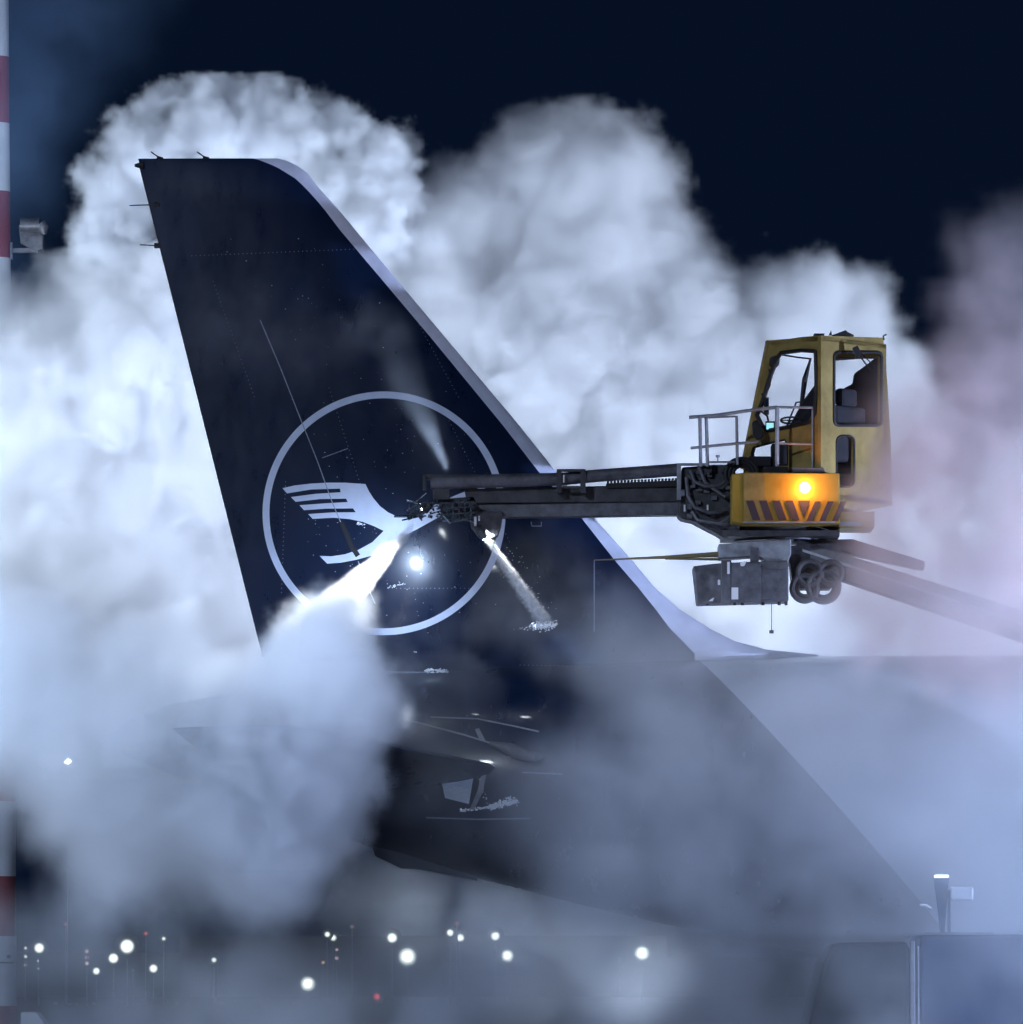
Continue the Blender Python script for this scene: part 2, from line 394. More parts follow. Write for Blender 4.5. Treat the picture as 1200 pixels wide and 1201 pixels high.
mb.build('pipe_clamp', M['boom'], boom, bevel=.006)
for a_ in ((660.5,557,662,566,YB-.23,.02),(802,592,804,600,YB-.2,.02),(829,592,831,599,YB-.25,.02)): mb = MB(); mb.pbox(*a_); mb.build('reflective_tab', M['strip'], boom)
mb = MB(); mb.pbox(794,545,799,586,YB-.2,.06); mb.pbox(794,543,830,546,YB-.2,.06); mb.ptube([(797,578),(803,578)], .045, YB-.17); mb.build('guard_post', M['galv'], boom, bevel=.005)
mb = MB(); mb.prism([(800,548),(836,545),(862,545),(868,628),(848,630),(838,624),(826,618),(813,611),(800,608),(795,604),(798,575)], YB-.1, .6)
mb.build('boom_joint', M['boom'], boom, bevel=.02)
mb = MB()
for k,(a,b,c_) in enumerate([((805,560),(815,595),(850,598)),((810,552),(826,570),(858,560)),((812,600),(830,612),(858,606)),((820,548),(840,575),(860,580))]):
    P = [at(*a,YB-.16), at((a[0]+b[0])/2-3,(a[1]+b[1])/2+4,YB-.2), at(*b,YB-.22), at((b[0]+c_[0])/2,(b[1]+c_[1])/2+5,YB-.24), at(*c_,YB-.18)]
    mb.tube(P, .025, 8)
for k in range(24):
    x, y = random.uniform(803,858), random.uniform(552,608); w = random.uniform(2,7); h = random.uniform(2,6)
    mb.pbox(x,y,x+w,y+h,YB-.1-random.uniform(.02,.1),.15)
mb.build('boom_fittings', M['boom2'], boom, smooth=True)
mb = MB()
for r in (18,14,10):
    mb.tube([at(870+r*math.cos(a*math.pi/12)*1.05, 556-r*math.sin(a*math.pi/12), YB-.2-.03*r/6) for a in range(-2,15)], .028, 8)
mb.build('hydraulic_hoses', M['black'], boom, smooth=True)
# nozzle head
mb = MB()
mb.pbox(498,556,560,562,YB-.05,.2); mb.pbox(508,564,528,586,YB-.1,.3); mb.pbox(496,557,500,575,YB-.1,.06)
mb.prism([(512,586),(556,582),(566,606),(548,612),(520,604)], YB, .3); mb.pbox(540,560,560,575,YB,.25)
head = mb.build('nozzle_head', M['boom'], truck, bevel=.008)
mb = MB()
for k in range(40):
    t = random.random()**.7; x = 474+t*88; y = 605-11*t+random.uniform(-13+6*(1-t),13-8*(1-t)); w = random.uniform(1.5,5); h = random.uniform(1,3.5)
    c = at(x,y,YB-.1+random.uniform(-.1,.12)); mb.box(c, (w/92,random.uniform(.04,.12),h/92), Matrix.Rotation(random.uniform(-.6,.6),3,'Y'))
for x in (517,524,531,538,545,552): mb.ptube([(x,589),(x+1,612 if x < 545 else 606)], .010, YB-.22, 6)
for y in (590,596,603,611): mb.ptube([(512,y+1),(556,y-2)], .010, YB-.22, 6)
mb.ptube([(520,604),(528,613),(545,609),(556,612)], .016, YB-.24, 6)
for k in range(12):
    x, y = random.uniform(485,545), random.uniform(580,606)
    mb.tube([at(x,y,YB-.18), at(x+random.uniform(-14,5),y+random.uniform(-4,9),YB-.14), at(x-random.uniform(5,20),y+random.uniform(2,10),YB-.2)], .011, 6)
mb.build('nozzle_manifold', M['wetsteel'], head)
mb = MB(); mb.ptube([(500,598),(478,608)], [.035,.03], YB-.12, 12); mb.ptube([(496,605),(462,606)], [.02,.012], YB-.1, 8); mb.ptube([(488,588),(500,578)], .012, YB-.1, 6)
mb.build('spray_nozzle', M['chrome'], head, smooth=True)
mb = MB(); mb.prism([(548,600),(590,600),(588,616),(584,628),(576,632),(562,630),(553,618)], YB-.05, .3); mb.build('lamp_bracket', M['boom'], head, bevel=.012)
for a_ in ((556,606,559,617,YB-.08,.05),(561,605,563,611,YB-.08,.05)): mb = MB(); mb.pbox(*a_); mb.build('reflective_tab', M['strip'], head)
def lampdir(p, q): return (q-p).normalized()
for a, b, nm in (((570,629),(580,645),'work_lamp'),((498,596),(486,603),'work_lamp')):
    pa, pb = at(*a,YB-.1), at(*b,YB-.02); d = lampdir(pa,pb)
    mb = MB(); mb.tube([pa-d*.10, pa-d*.02, pa], [.04,.07,.075], 16); L = mb.build(nm, M['boom'], head, smooth=True)
    mb = MB(); mb.disc(pa+d*.006, d, .062, .008, 16); mb.build('lamp_lens', M['lens'], L)
# turntable, bracket and hydraulic box below the cab
mb = MB(); mb.disc(at(915,623,YC+1.0), (0,0,1), .72, .14, 40); mb.disc(at(915,632,YC+1.0), (0,0,1), .58, .08, 40); mb.pbox(848,622,985,629,YC+.25,1.2)
mb.build('turntable', M['boom'], truck, smooth=True)
mb = MB(); mb.prism([(843,638),(928,632),(928,650),(920,670),(915,674),(895,655),(888,652),(843,655)], YC+.2, .5); under = mb.build('slewing_bracket', M['galv'], truck, bevel=.012)
mb = MB(); mb.disc(at(918,664,YC+.19), (0,1,0), .06, .04, 16); mb.disc(at(918,664,YC+.17), (0,1,0), .03, .04, 12); mb.build('bracket_bolt', M['plate'], under)
mb = MB(); mb.prism([(813,664),(848,660),(925,657),(925,705),(818,708)], YC+.1, .6); hb = mb.build('hydraulic_box', M['plate'], truck, bevel=.015)
mb = MB(); mb.pbox(846,657,858,708,YC+.07,.05); mb.pbox(858,660,893,706,YC+.06,.06); mb.pbox(893,668,923,703,YC+.065,.06); mb.pbox(880,642,890,660,YC+.15,.06); mb.build('box_panel', M['boom2'], hb, bevel=.006)
for a_ in ((858,689,866,703,YC+.05,.015),(853,659,856,673,YC+.05,.02),(842,680,845,686,YC+.08,.02)): mb = MB(); mb.pbox(*a_); mb.build('reflective_tab', M['strip'], hb)
for p_, y_ in (([(831,705),(835,702),(838,701),(836,705)],YC+.08),([(868,660),(876,658),(873,664),(869,664)],YC+.04)): mb = MB(); mb.prism(p_, y_, .02); mb.build('reflective_tab', M['strip'], hb)
for x in (830,862,871,895,914,922): mb = MB(); mb.ptube([(x,705),(x,710)], .02, YC+.2, 8); mb.build('box_bolt', M['black'], hb)
mb = MB(); mb.ptube([(905,708),(905,740)], .006, YC+.2, 5); mb.ptube([(905,739),(905,743)], .028, YC+.2, 8); mb.build('hanging_plumb', M['black'], hb)
mb = MB()
for cx, cy_, r in ((944,690,15),(966,688,18),(950,672,14),(975,672,13)):
    for q in (0,1):
        mb.tube([at(cx+(r-q*5)*math.cos(a*math.pi/12), cy_+(r-q*5)*math.sin(a*math.pi/12), YC+.3+q*.12) for a in range(0,25)], .035, 8)
mb.prism([(925,640),(985,636),(990,665),(975,690),(930,690)], YC+.45, .5)
mb.build('hose_loop', M['boom'], truck, smooth=True)
mb = MB(); mb.ptube([(845,650),(780,653.5),(697,657)], [.035,.02,.006], YC+.3, 8); mb.ptube([(845,656),(780,655.5)], [.02,.01], YC+.3, 6); mb.build('distance_probe', M['rod'], truck, smooth=True)
# lower arm from the cab down to the truck
mb = MB(); A0, A1 = (935,640,YC+.5), (1670,885,75.6)
def armbox(mb, o0, o1, w):
    p0 = at(A0[0],A0[1]+o0[0],A0[2]); p0b = at(A0[0],A0[1]+o0[1],A0[2]); p1 = at(A1[0],A1[1]+o1[0],A1[2]); p1b = at(A1[0],A1[1]+o1[1],A1[2])
    v = [p0,p0b,p1b,p1]; f = [mb.bm.verts.new(p) for p in v]; b = [mb.bm.verts.new(p+Vector((0,w,0))) for p in v]
    for q in ((0,1,2,3),): mb.bm.faces.new([f[i] for i in q]); mb.bm.faces.new([b[i] for i in q][::-1])
    for i in range(4): mb.bm.faces.new((f[i],f[(i+1)%4],b[(i+1)%4],b[i]))
armbox(mb,(-8,22),(-20,25),.45); arm = mb.build('lower_arm', M['boom2'], truck, bevel=.02)
mb = MB(); armbox(mb,(2,5),(0,4),-.03); mb.build('arm_rail', M['galv'], arm)
mb = MB(); mb.prism([(930,634),(1000,632),(1085,658),(1085,668),(1000,650)], YC+.6, .4); mb.build('arm_cover', M['boom'], arm, bevel=.02)
mb = MB(); mb.tube([at(995+ k*1.6, 681+6*math.sin(math.pi*k/10), YC+.45) for k in range(11)], .008, 6); mb.build('arm_cable', M['black'], arm)
# truck body
YT = 74.4
mb = MB(); mb.prism([(978,1106),(1062,1104),(1068,1112),(1068,1290),(940,1290),(942,1235),(951,1195),(966,1130)], YT, 2.3)
tcab = mb.build('truck_cab', M['gap'], truck, bevel=.05)
mb = MB(); mb.prism([(978,1122),(1050,1120),(1050,1178),(962,1180)], YT-.02, .03); mb.build('side_window', M['black'], tcab)
mb = MB(); mb.pbox(1068,1104,1074,1300,YT-.1,.1); mb.pbox(1076,1110,1079,1300,YT-.05,.1); mb.build('exhaust_stack', M['galv'], truck, bevel=.01)
mb = MB(); mb.prism([(1080,1096),(1850,1096),(1850,1270),(1080,1270)], YT, 2.4); body = mb.build('tank_body', M['tank'], truck, bevel=.04)
mb = MB(); mb.pbox(1084,1093.5,1165,1095.5,YT-.03,.1); mb.build('body_rail', M['galv'], body)
mb = MB(); mb.prism([(1096,1030),(1113,1030),(1108,1094),(1104,1094)], YT+.5, .15); mb.pbox(1112,1044,1115,1095,YT+.5,.1); mb.build('lamp_post', M['tank'], body)
mb = MB(); mb.pbox(1098,1026,1113,1029,YT+.4,.3); mb.build('post_lamp', M['dimlens'], body)
mb = MB(); mb.pbox(1115,1040,1142,1056,YT+.45,.3); mb.build('control_box', M['white'], body, bevel=.02)
mb = MB(); mb.ptube([(1079,1062),(1087,1062.5),(1092,1066)], .02, YT+.3); mb.build('mirror_highlight', M['strip'], body, smooth=True)  # pale tube drawn for the curved highlight on a round mirror
for x in (1010,1300,1420,1620,1740):
    c = at(x,1285,YT+.2); c.z = .52; mb = MB(); mb.tube([c+Vector((0,-.15,0)),c+Vector((0,-.13,0)),c+Vector((0,.2,0))], [.45,.52,.52], 32); w_ = mb.build('wheel', M['black'], truck, smooth=True)
    mb = MB(); mb.disc(c+Vector((0,-.16,0)), (0,1,0), .26, .03, 20); mb.build('rim', M['plate'], w_)
mb = MB(); mb.pbox(950,1265,1850,1295,YT+.5,1.2); mb.build('chassis', M['black'], truck)
mb = MB(); c = at(1670,1000,75.6); mb.tube([(c.x,75.8,2.4),(c.x,75.8,5.0)], .45, 24); mb.build('boom_pedestal', M['boom2'], truck, smooth=True)

# operator cab
ang = R(40)
da, db = Vector((-math.cos(ang), math.sin(ang), 0)), Vector((math.sin(ang), math.cos(ang), 0))
C0 = at(965,500,YC-.1); LA, LB = 1.26, 1.32
def on(px, py, P0, nrm):
    o = Vector((0,0,CAMZ)); d = at(px,py,50)-o; t = (P0-o).dot(nrm)/d.dot(nrm); return o+d*t
nA, nB = db, da            # face A (left) spans da, its inward normal is db; face B (right) spans db
def panel(name, outer, holes, P0, nrm, th, m, parent, bevel=.008, direct=None):
    mb = MB(); bm = mb.bm; E = []
    for loop in [outer]+list(holes):
        v = [bm.verts.new(direct(*p) if direct else on(*p,P0,nrm)) for p in loop]
        E += [bm.edges.new((v[i], v[(i+1)%len(v)])) for i in range(len(v))]
    bmesh.ops.triangle_fill(bm, use_beauty=True, use_dissolve=False, edges=E)
    r = bmesh.ops.extrude_face_region(bm, geom=bm.faces[:])
    bmesh.ops.translate(bm, verts=[e for e in r['geom'] if isinstance(e, bmesh.types.BMVert)], vec=nrm*th)
    return mb.build(name, m, parent, bevel=0)
def rr(x0,y0,x1,y1,r,n=4):
    o = []
    for cx,cy_,a0 in ((x1-r,y0+r,-90),(x1-r,y1-r,0),(x0+r,y1-r,90),(x0+r,y0+r,180)):
        for k in range(n+1): a = R(a0+90*k/n); o.append((cx+r*math.cos(a), cy_+r*math.sin(a)))
    return o
zt, zb = at(965,394,YC-.1).z, at(965,618,YC-.1).z
# floor / roof as the cab's own mesh
mb = MB()
def cabbox(mb, u0,u1,v0,v1,z0,z1):
    P = [C0+da*u+db*v for u,v in ((u0,v0),(u1,v0),(u1,v1),(u0,v1))]
    b = [mb.bm.verts.new((p.x,p.y,z0)) for p in P]; t = [mb.bm.verts.new((p.x,p.y,z1)) for p in P]
    mb.bm.faces.new(b[::-1]); mb.bm.faces.new(t)
    for i in range(4): mb.bm.faces.new((b[i],b[(i+1)%4],t[(i+1)%4],t[i]))
cabbox(mb, .0,.86,.0,LB, zt-.06, zt); ocab = mb.build('operator_cab', M['yellow'], truck)
mb = MB(); cabbox(mb, .0,LA,.0,LB, zb+.35, zb+.42); mb.build('cab_floor', M['black'], ocab)
Aout = [(965,393),(905,400),(900,404),(888,455),(878,500),(872,548),(874,575),(900,617),(965,620)]
Aout = [(963,393.5),(940,395),(905,401),(900,405),(888,458),(879,500),(872,548),(872,560),(963,562)]
Awin = [(957,412),(940,411),(916,414),(912,420),(904,440),(895,470),(888,487),(894,499),(901,505),(925,501),(950,495),(956,485),(958,450)]
Alow = [(882,531),(884,525),(908,518.5),(921,516),(924,522),(924,545),(882,545)]
panel('side_panel', Aout, [Awin, Alow], C0, nA, .05, M['yellow'], ocab)
Bout = [(963,393.5),(1036,396),(1041,450),(1045,520),(1047,593),(1010,600),(963,600)]
Bwin = rr(978,413,1034,499,6); Blow = rr(981,511,1002,571,7)
panel('door_panel', Bout, [Bwin, Blow], C0, nB, .05, M['yellow'], ocab)
zz = lambda a: a
# far faces
farA0, farB0 = C0+db*LB, C0+da*LA
def uvw(P0, d): return lambda u, z: Vector((P0.x+d.x*u, P0.y+d.y*u, z))
fa = uvw(farA0, da)
panel('rear_panel', [(0,zt),(.84,zt-.03),(LA,zt-1.5),(LA,zb+.4),(0,zb+.4)], [[(.10,zt-.16),(.80,zt-.16),(LA-.16,zt-1.2),(.1,zt-1.15)]], farA0, -nA, .05, M['yellow'], ocab, direct=fa)
# windscreen frame on the slanted front
def scr(v, t): # v across, t 0 top .. 1 bottom
    u = .86+(LA-.86)*t; p = C0+da*u+db*v; return Vector((p.x,p.y, zt-.03-(1.52)*t))
mb = MB()
for a, b in ((scr(.02,0),scr(.02,1)),(scr(LB-.02,0),scr(LB-.02,1)),(scr(0,0),scr(LB,0)),(scr(0,1),scr(LB,1))): mb.tube([a,b], .035, 8)
mb.build('windscreen_frame', M['yellow'], ocab)
mb = MB(); mb.faces([scr(.03,0),scr(LB-.03,0),scr(LB-.03,1),scr(.03,1)], [(0,1,2,3)]); mb.build('windscreen', M['glass'], ocab)
def glasspane(loop, P0, nrm, name='window_glass'):
    mb = MB(); v = [mb.bm.verts.new(on(*p,P0,nrm)+nrm*.025) for p in loop]; mb.bm.faces.new(v); return mb.build(name, M['glass'], ocab)
glasspane(Awin, C0, nA); glasspane(Alow, C0, nA)
glasspane(Bwin, C0, nB); glasspane(Blow, C0, nB)
def seal(loop, P0, nrm, r=.018, m='black'):
    mb = MB(); pts = [on(*p,P0,nrm)-nrm*.004 for p in loop]; pts.append(pts[0]); pts.append(pts[1]); mb.tube(pts, r, 6, cap=False); return mb.build('window_seal', M[m], ocab)
seal(Awin, C0, nA, .028); seal(Bwin, C0, nB, .022); seal(Blow, C0, nB, .014); seal(Alow, C0, nA, .014)
# lower body of the cab
mb = MB(); mb.prism([(858,556),(875,554),(985,555),(985,614),(872,614),(858,612)], YC-.28, .5); low = mb.build('bumper_panel', M['yellow2'], ocab, bevel=.015)
mb = MB(); mb.pbox(872.5,555.5,897,612,YC-.295,.013); mb.build('bumper_side_plate', M['yellow'], low)
mb = MB()
for k in range(5):
    x = 875+k*15.3; mb.prism([(x,587),(x+9,587),(x+17,610),(x+8,610)] if k < 4 else [(x,587),(x+14,587),(x+7.5,606),(x+6.5,606)], YC-.301, .005)
for k in range(3):
    x = 951+k*15; mb.prism([(x+5,588),(x+12,588),(x+2,611),(x-5,611)], YC-.301, .005)
mb.build('hazard_stripe', M['stripe'], low)
mb = MB(); mb.pbox(985,600,1026,619,YC-.1,.9); mb.build('rear_step', M['yellow'], ocab, bevel=.01)
mb = MB(); mb.pbox(985,612,1010,617,YC-.12,.02); mb.pbox(872,611.5,980,613.5,YC-.31,.03); mb.build('bumper_trim', M['galv'], low)
mb = MB(); mb.prism([(928,548),(966,548),(968,554),(930,554)], YC-.2, .3); mb.build('bumper_lamp_housing', M['boom2'], low, bevel=.01)
mb = MB(); mb.pbox(895,547,925,555,YC-.1,.4); mb.pbox(878,535,905,547,YC+.3,.3); mb.pbox(905,520,925,548,YC+.35,.3); mb.build('control_console', M['seat'], ocab, bevel=.02)
mb = MB(); bc = at(944,572,YC-.34); bmesh.ops.create_uvsphere(mb.bm, u_segments=20, v_segments=12, radius=.066, matrix=Matrix.Translation(bc)); beacon = mb.build('amber_beacon', M['amber'], ocab, smooth=True)
# interior
def cp(u, v, z): p = C0+da*u+db*v; return Vector((p.x,p.y,z))
Rz = Matrix.Rotation(-ang, 3, 'Z')
mb = MB(); z0 = zb+.42
cabbox(mb,.06,.22,.35,.98, z0+.42, z0+1.12); cabbox(mb,.2,.75,.35,.95, z0+.3, z0+.45); cabbox(mb,.3,.6,.5,.8, z0, z0+.3); cabbox(mb,.07,.2,.5,.82, z0+1.12, z0+1.34)
mb.build('operator_seat', M['seat'], ocab, bevel=.04)
mb = MB(); mb.prism([(1002,438),(1020,425),(1035,412),(1036,497),(985,497),(990,455),(1000,450)], YC+1.0, .1); mb.build('rear_equipment_cover', M['seat'], ocab, bevel=.02)
mb = MB(); mb.prism([(942,470),(958,448),(958,497),(925,500),(930,492)], YC+.65, .2); mb.build('dashboard', M['seat'], ocab, bevel=.02)
mb = MB(); cc = at(928,493,YC+.55); mb.tube([cc+Vector((.13*math.cos(a*math.pi/10),.05*math.sin(a*math.pi/10),.045*math.sin(a*math.pi/10))) for a in range(21)], .012, 8)
mb.tube([cc, cc+Vector((-.1,0,-.12))], .012, 6); mb.tube([cc-Vector((.12,0,0)), cc+Vector((.12,0,0))], .008, 6); mb.build('control_wheel', M['black'], ocab, smooth=True)
mb = MB(); mb.tube([at(951,420,YC+.9),at(944,445,YC+.9),at(938,492,YC+.9)], [.012,.035,.02], 8); mb.ptube([(916,416),(935,419),(952,421)], .012, YC+.9, 6)
mb.ptube([(948,470),(934,472),(924,497)], .012, YC+.9, 6); mb.ptube([(940,476),(929,496)], .01, YC+.9, 6); mb.build('wiper_arm', M['black'], ocab)
mb = MB(); mb.prism([(903,419),(912,416),(915,420),(914,428),(908,432),(902,428)], YC+.35, .15); mb.build('cab_speaker', M['black'], ocab, bevel=.02)
mb = MB(); mb.ptube([(902,433),(903.5,438),(903,452),(899,460),(893,463)], .013, YC+.3, 8); mb.build('grab_handle', M['black'], ocab, smooth=True)
mb = MB(); mb.pbox(896,466,902,486,YC+.45,.05); mb.ptube([(890,480),(900,488),(902,497)], .014, YC+.5, 6); mb.build('wing_mirror', M['black'], ocab)
mb = MB(); mb.pbox(897.5,468,901,484,YC+.44,.008); mb.build('mirror_glass', M['chrome'], ocab)
mb = MB(); mb.pbox(898,494,909,505,YC+.42,.05); mon = mb.build('monitor', M['black'], ocab); mb = MB(); mb.pbox(899,496,907.5,503.5,YC+.412,.006); mb.build('monitor_screen', M['screen'], ocab)
mb = MB(); mb.prism([(882,495),(888,492),(896,505),(895,514),(888,516),(883,510)], YC+.25, .1); mb.build('cab_floodlight', M['black'], ocab, bevel=.02)
# roof clutter and wipers on face B
mb = MB(); mb.pbox(955,391,967,394.5,YC+.1,.3); mb.prism([(972,393),(975,387),(976,393)],YC+.1,.05); mb.prism([(976,393),(992,387),(994,389),(1002,393)],YC+.2,.2); mb.ptube([(1037,399),(1036,394),(1040,392)], .01, YC+.6, 6)
mb.build('roof_fittings', M['black'], ocab)
mb = MB(); mb.prism([(1000,408),(1006,405),(1011,416),(1004,420)], YC+.1, .08); mb.ptube([(1006,414),(1021,434)], .011, YC+.25, 6); mb.ptube([(1009,413),(1026,430)], .008, YC+.25, 6); mb.build('door_wiper', M['black'], ocab)
mb = MB(); mb.ptube([(983,420),(1030,420)], .01, YC+.55, 6); mb.build('inner_rail', M['black'], ocab)
# railing
mb = MB(); rr_ = .02
mb.ptube([(808,489.5),(840,487),(882,481),(912,477.5)], .022, YC, 8); mb.ptube([(912,477.5),(953,478)], .016, YC-.1, 8)
mb.ptube([(810,525.5),(850,521.5),(890,518)], .018, YC, 8); mb.ptube([(912,520),(953,521)], .014, YC-.1, 8)
mb.ptube([(821,489),(822,547)], .022, YC, 8); mb.ptube([(828.5,489),(830,547)], .022, YC+.1, 8); mb.ptube([(831,489),(864,488.5),(865,545)], .02, YC+.05, 8)
mb.ptube([(911.5,478),(911.5,547)], .026, YC-.1, 8); mb.ptube([(953,478),(953,548)], .012, YC-.05, 8); mb.ptube([(832,542),(862,542)], .014, YC, 6); mb.ptube([(842,542),(842,535)], .008, YC, 6); mb.ptube([(842,536.5),(842,533.5)], .025, YC, 8)
mb.build('guard_rail', M['galv'], ocab, smooth=True)
# lamps of the truck; the fin and stabiliser spots are added without a body
p_ = bpy.data.lights.new('beacon_light', 'POINT'); p_.energy = 14; p_.color = (1,.34,.08); p_.shadow_soft_size = .09
bo = bpy.data.objects.new('beacon_light', p_); col.objects.link(bo); bo.location = at(944,572,YC-.46)
spot('nozzle_work_light', at(508,585,77.25), at(430,668,77.35), 1500, 42, WHITE, .7, .05)
spot('fin_glint_spot', at(470,648,78.6), at(440,680,79.7), 95, 120, BLUE, .8, .06)  # bodiless spot added for the bright patch on the fin
spot('boom_work_light', at(572,622,YB-.2), at(628,715,78.9), 1700, 17, WHITE, 1, .05)
spot('upper_work_light', at(526,553,77.3), at(484,462,77.4), 800, 28, BLUE, .7, .04)
spot('stabiliser_glint_spot', at(470,830,76.0), at(560,920,78.2), 45, 50, COOL, .5, .08)  # bodiless spot added for glints at the stabiliser root

# ------------------------------------------------------------------ striped mast and cabinet on the left
YM = 97.0
mast = empty('striped_mast', (at(-4,1150,YM).x, YM, 0), 'red and white banded mast at the left edge of the view', 'mast')
bands = [(-260,-175,'mwhite'),(-175,-90,'red'),(-90,67,'mwhite'),(67,145,'red'),(145,225,'mwhite'),(225,303,'red'),(303,385,'mwhite'),(385,470,'red'),(470,560,'mwhite'),(560,650,'red'),(650,740,'mwhite'),(740,835,'red'),(835,860,'mwhite'),(860,940,'red'),(940,1028,'mwhite'),(1028,1098,'red'),(1098,1180,'mwhite'),(1180,1310,'red')]
for y0,y1,m in bands:
    r0, r1 = [(14+10*max(0,y)/1200)/(F/YM) for y in (y0,y1)]
    a, b = at(-4,y0,YM), at(-4,y1,YM); b.z = max(b.z,0)
    mb = MB(); mb.tube([a,b], [r0,r1], 28); mb.build('mast_band', M[m], mast, smooth=True, label=('red' if m=='red' else 'white')+' painted band of the mast')
mb = MB(); mb.ptube([(24,264),(46,264)], .11, YM-.2, 20); mb.ptube([(46,264),(50,268),(51,275)], [.11,.1,.05], YM-.2, 12); mb.prism([(22,264),(50,264),(50,292),(40,294),(24,285)], YM-.1, .3); mb.build('mast_floodlight', M['plate'], mast, smooth=True)
mb = MB(); mb.pbox(5,291,44,296,YM-.05,.1); mb.pbox(12,284,14.5,304,YM-.1,.05); mb.build('lamp_bracket', M['plate'], mast)
mb = MB(); mb.pbox(8,1120,12,1124,YM-.35,.05); mb.pbox(-4,1128,16,1130,YM-.3,.05); mb.build('mast_fitting', M['black'], mast)
mb = MB(); a = at(24,1192,YM-2); mb.prism([(24,1187),(42,1187),(52,1200),(52,1310),(24,1310)], YM-2, .9)
tag(mb.build('utility_cabinet', M['mwhite'], None, bevel=.03), 'small pale utility cabinet at the foot of the striped mast', 'cabinet')

# ------------------------------------------------------------------ far airfield lights
def far_light(px, py, r, Y, color, es, label, pole=True):
    key = 'far_lamp_%s_%d_%d' % (color, es, int(r*10)); m = bpy.data.materials.get(key)
    c = {'white':(.88,1,.96),'red':(1,.12,.14),'pink':(1,.72,.78),'amber':(1,.6,.25),'blue':(.3,.7,1)}[color]
    p = at(px, py, Y); k = Y/F
    if not m:      # wide lens disc with the lamp's soft halo put into its emission
        m = mat(key, (.02,.02,.02), .4, emit=c, es=es); nt = m.node_tree; b = nt.nodes['Principled BSDF']
        tc = nt.nodes.new('ShaderNodeTexCoord'); sp = nt.nodes.new('ShaderNodeVectorMath'); sp.operation = 'LENGTH'
        nt.links.new(tc.outputs['Object'], sp.inputs[0])
        mr = nt.nodes.new('ShaderNodeMapRange'); mr.interpolation_type = 'SMOOTHERSTEP'; nt.links.new(sp.outputs['Value'], mr.inputs[0])
        mr.inputs[1].default_value = 0; mr.inputs[2].default_value = r*(2.3 if es > 4 else 1.5)*k; mr.inputs[3].default_value = 1; mr.inputs[4].default_value = 0
        pw = nt.nodes.new('ShaderNodeMath'); pw.operation = 'POWER'; pw.inputs[1].default_value = 3; nt.links.new(mr.outputs[0], pw.inputs[0])
        ml = nt.nodes.new('ShaderNodeMath'); ml.operation = 'MULTIPLY'; ml.inputs[1].default_value = es*.14 if es < 100 else es; nt.links.new(pw.outputs[0], ml.inputs[0])
        nt.links.new(ml.outputs[0], b.inputs['Emission Strength'])
    o = empty('airfield_light', (p.x, Y, 0), label, 'airfield light', 'distant airfield lights')
    r *= 2.3 if es > 4 else 1.5
    mb = MB(); mb.disc(p+Vector((0,r*k*.3,0)), (0,1,0), r*k*.55, r*k*.5, 14); hs_ = mb.build('lamp_housing', M['plate'], o)
    mb = MB(); mb.tube([p+Vector((0,-.02,0)), p], [r*k,r*k], 18); mb.build('lamp_lens', m, o, origin=p)
    if p.z > .4:
        mb = MB(); mb.tube([(p.x,Y+.3,0),(p.x,Y+.3,p.z)], .06, 6); mb.build('lamp_pole', M['plate'], o)
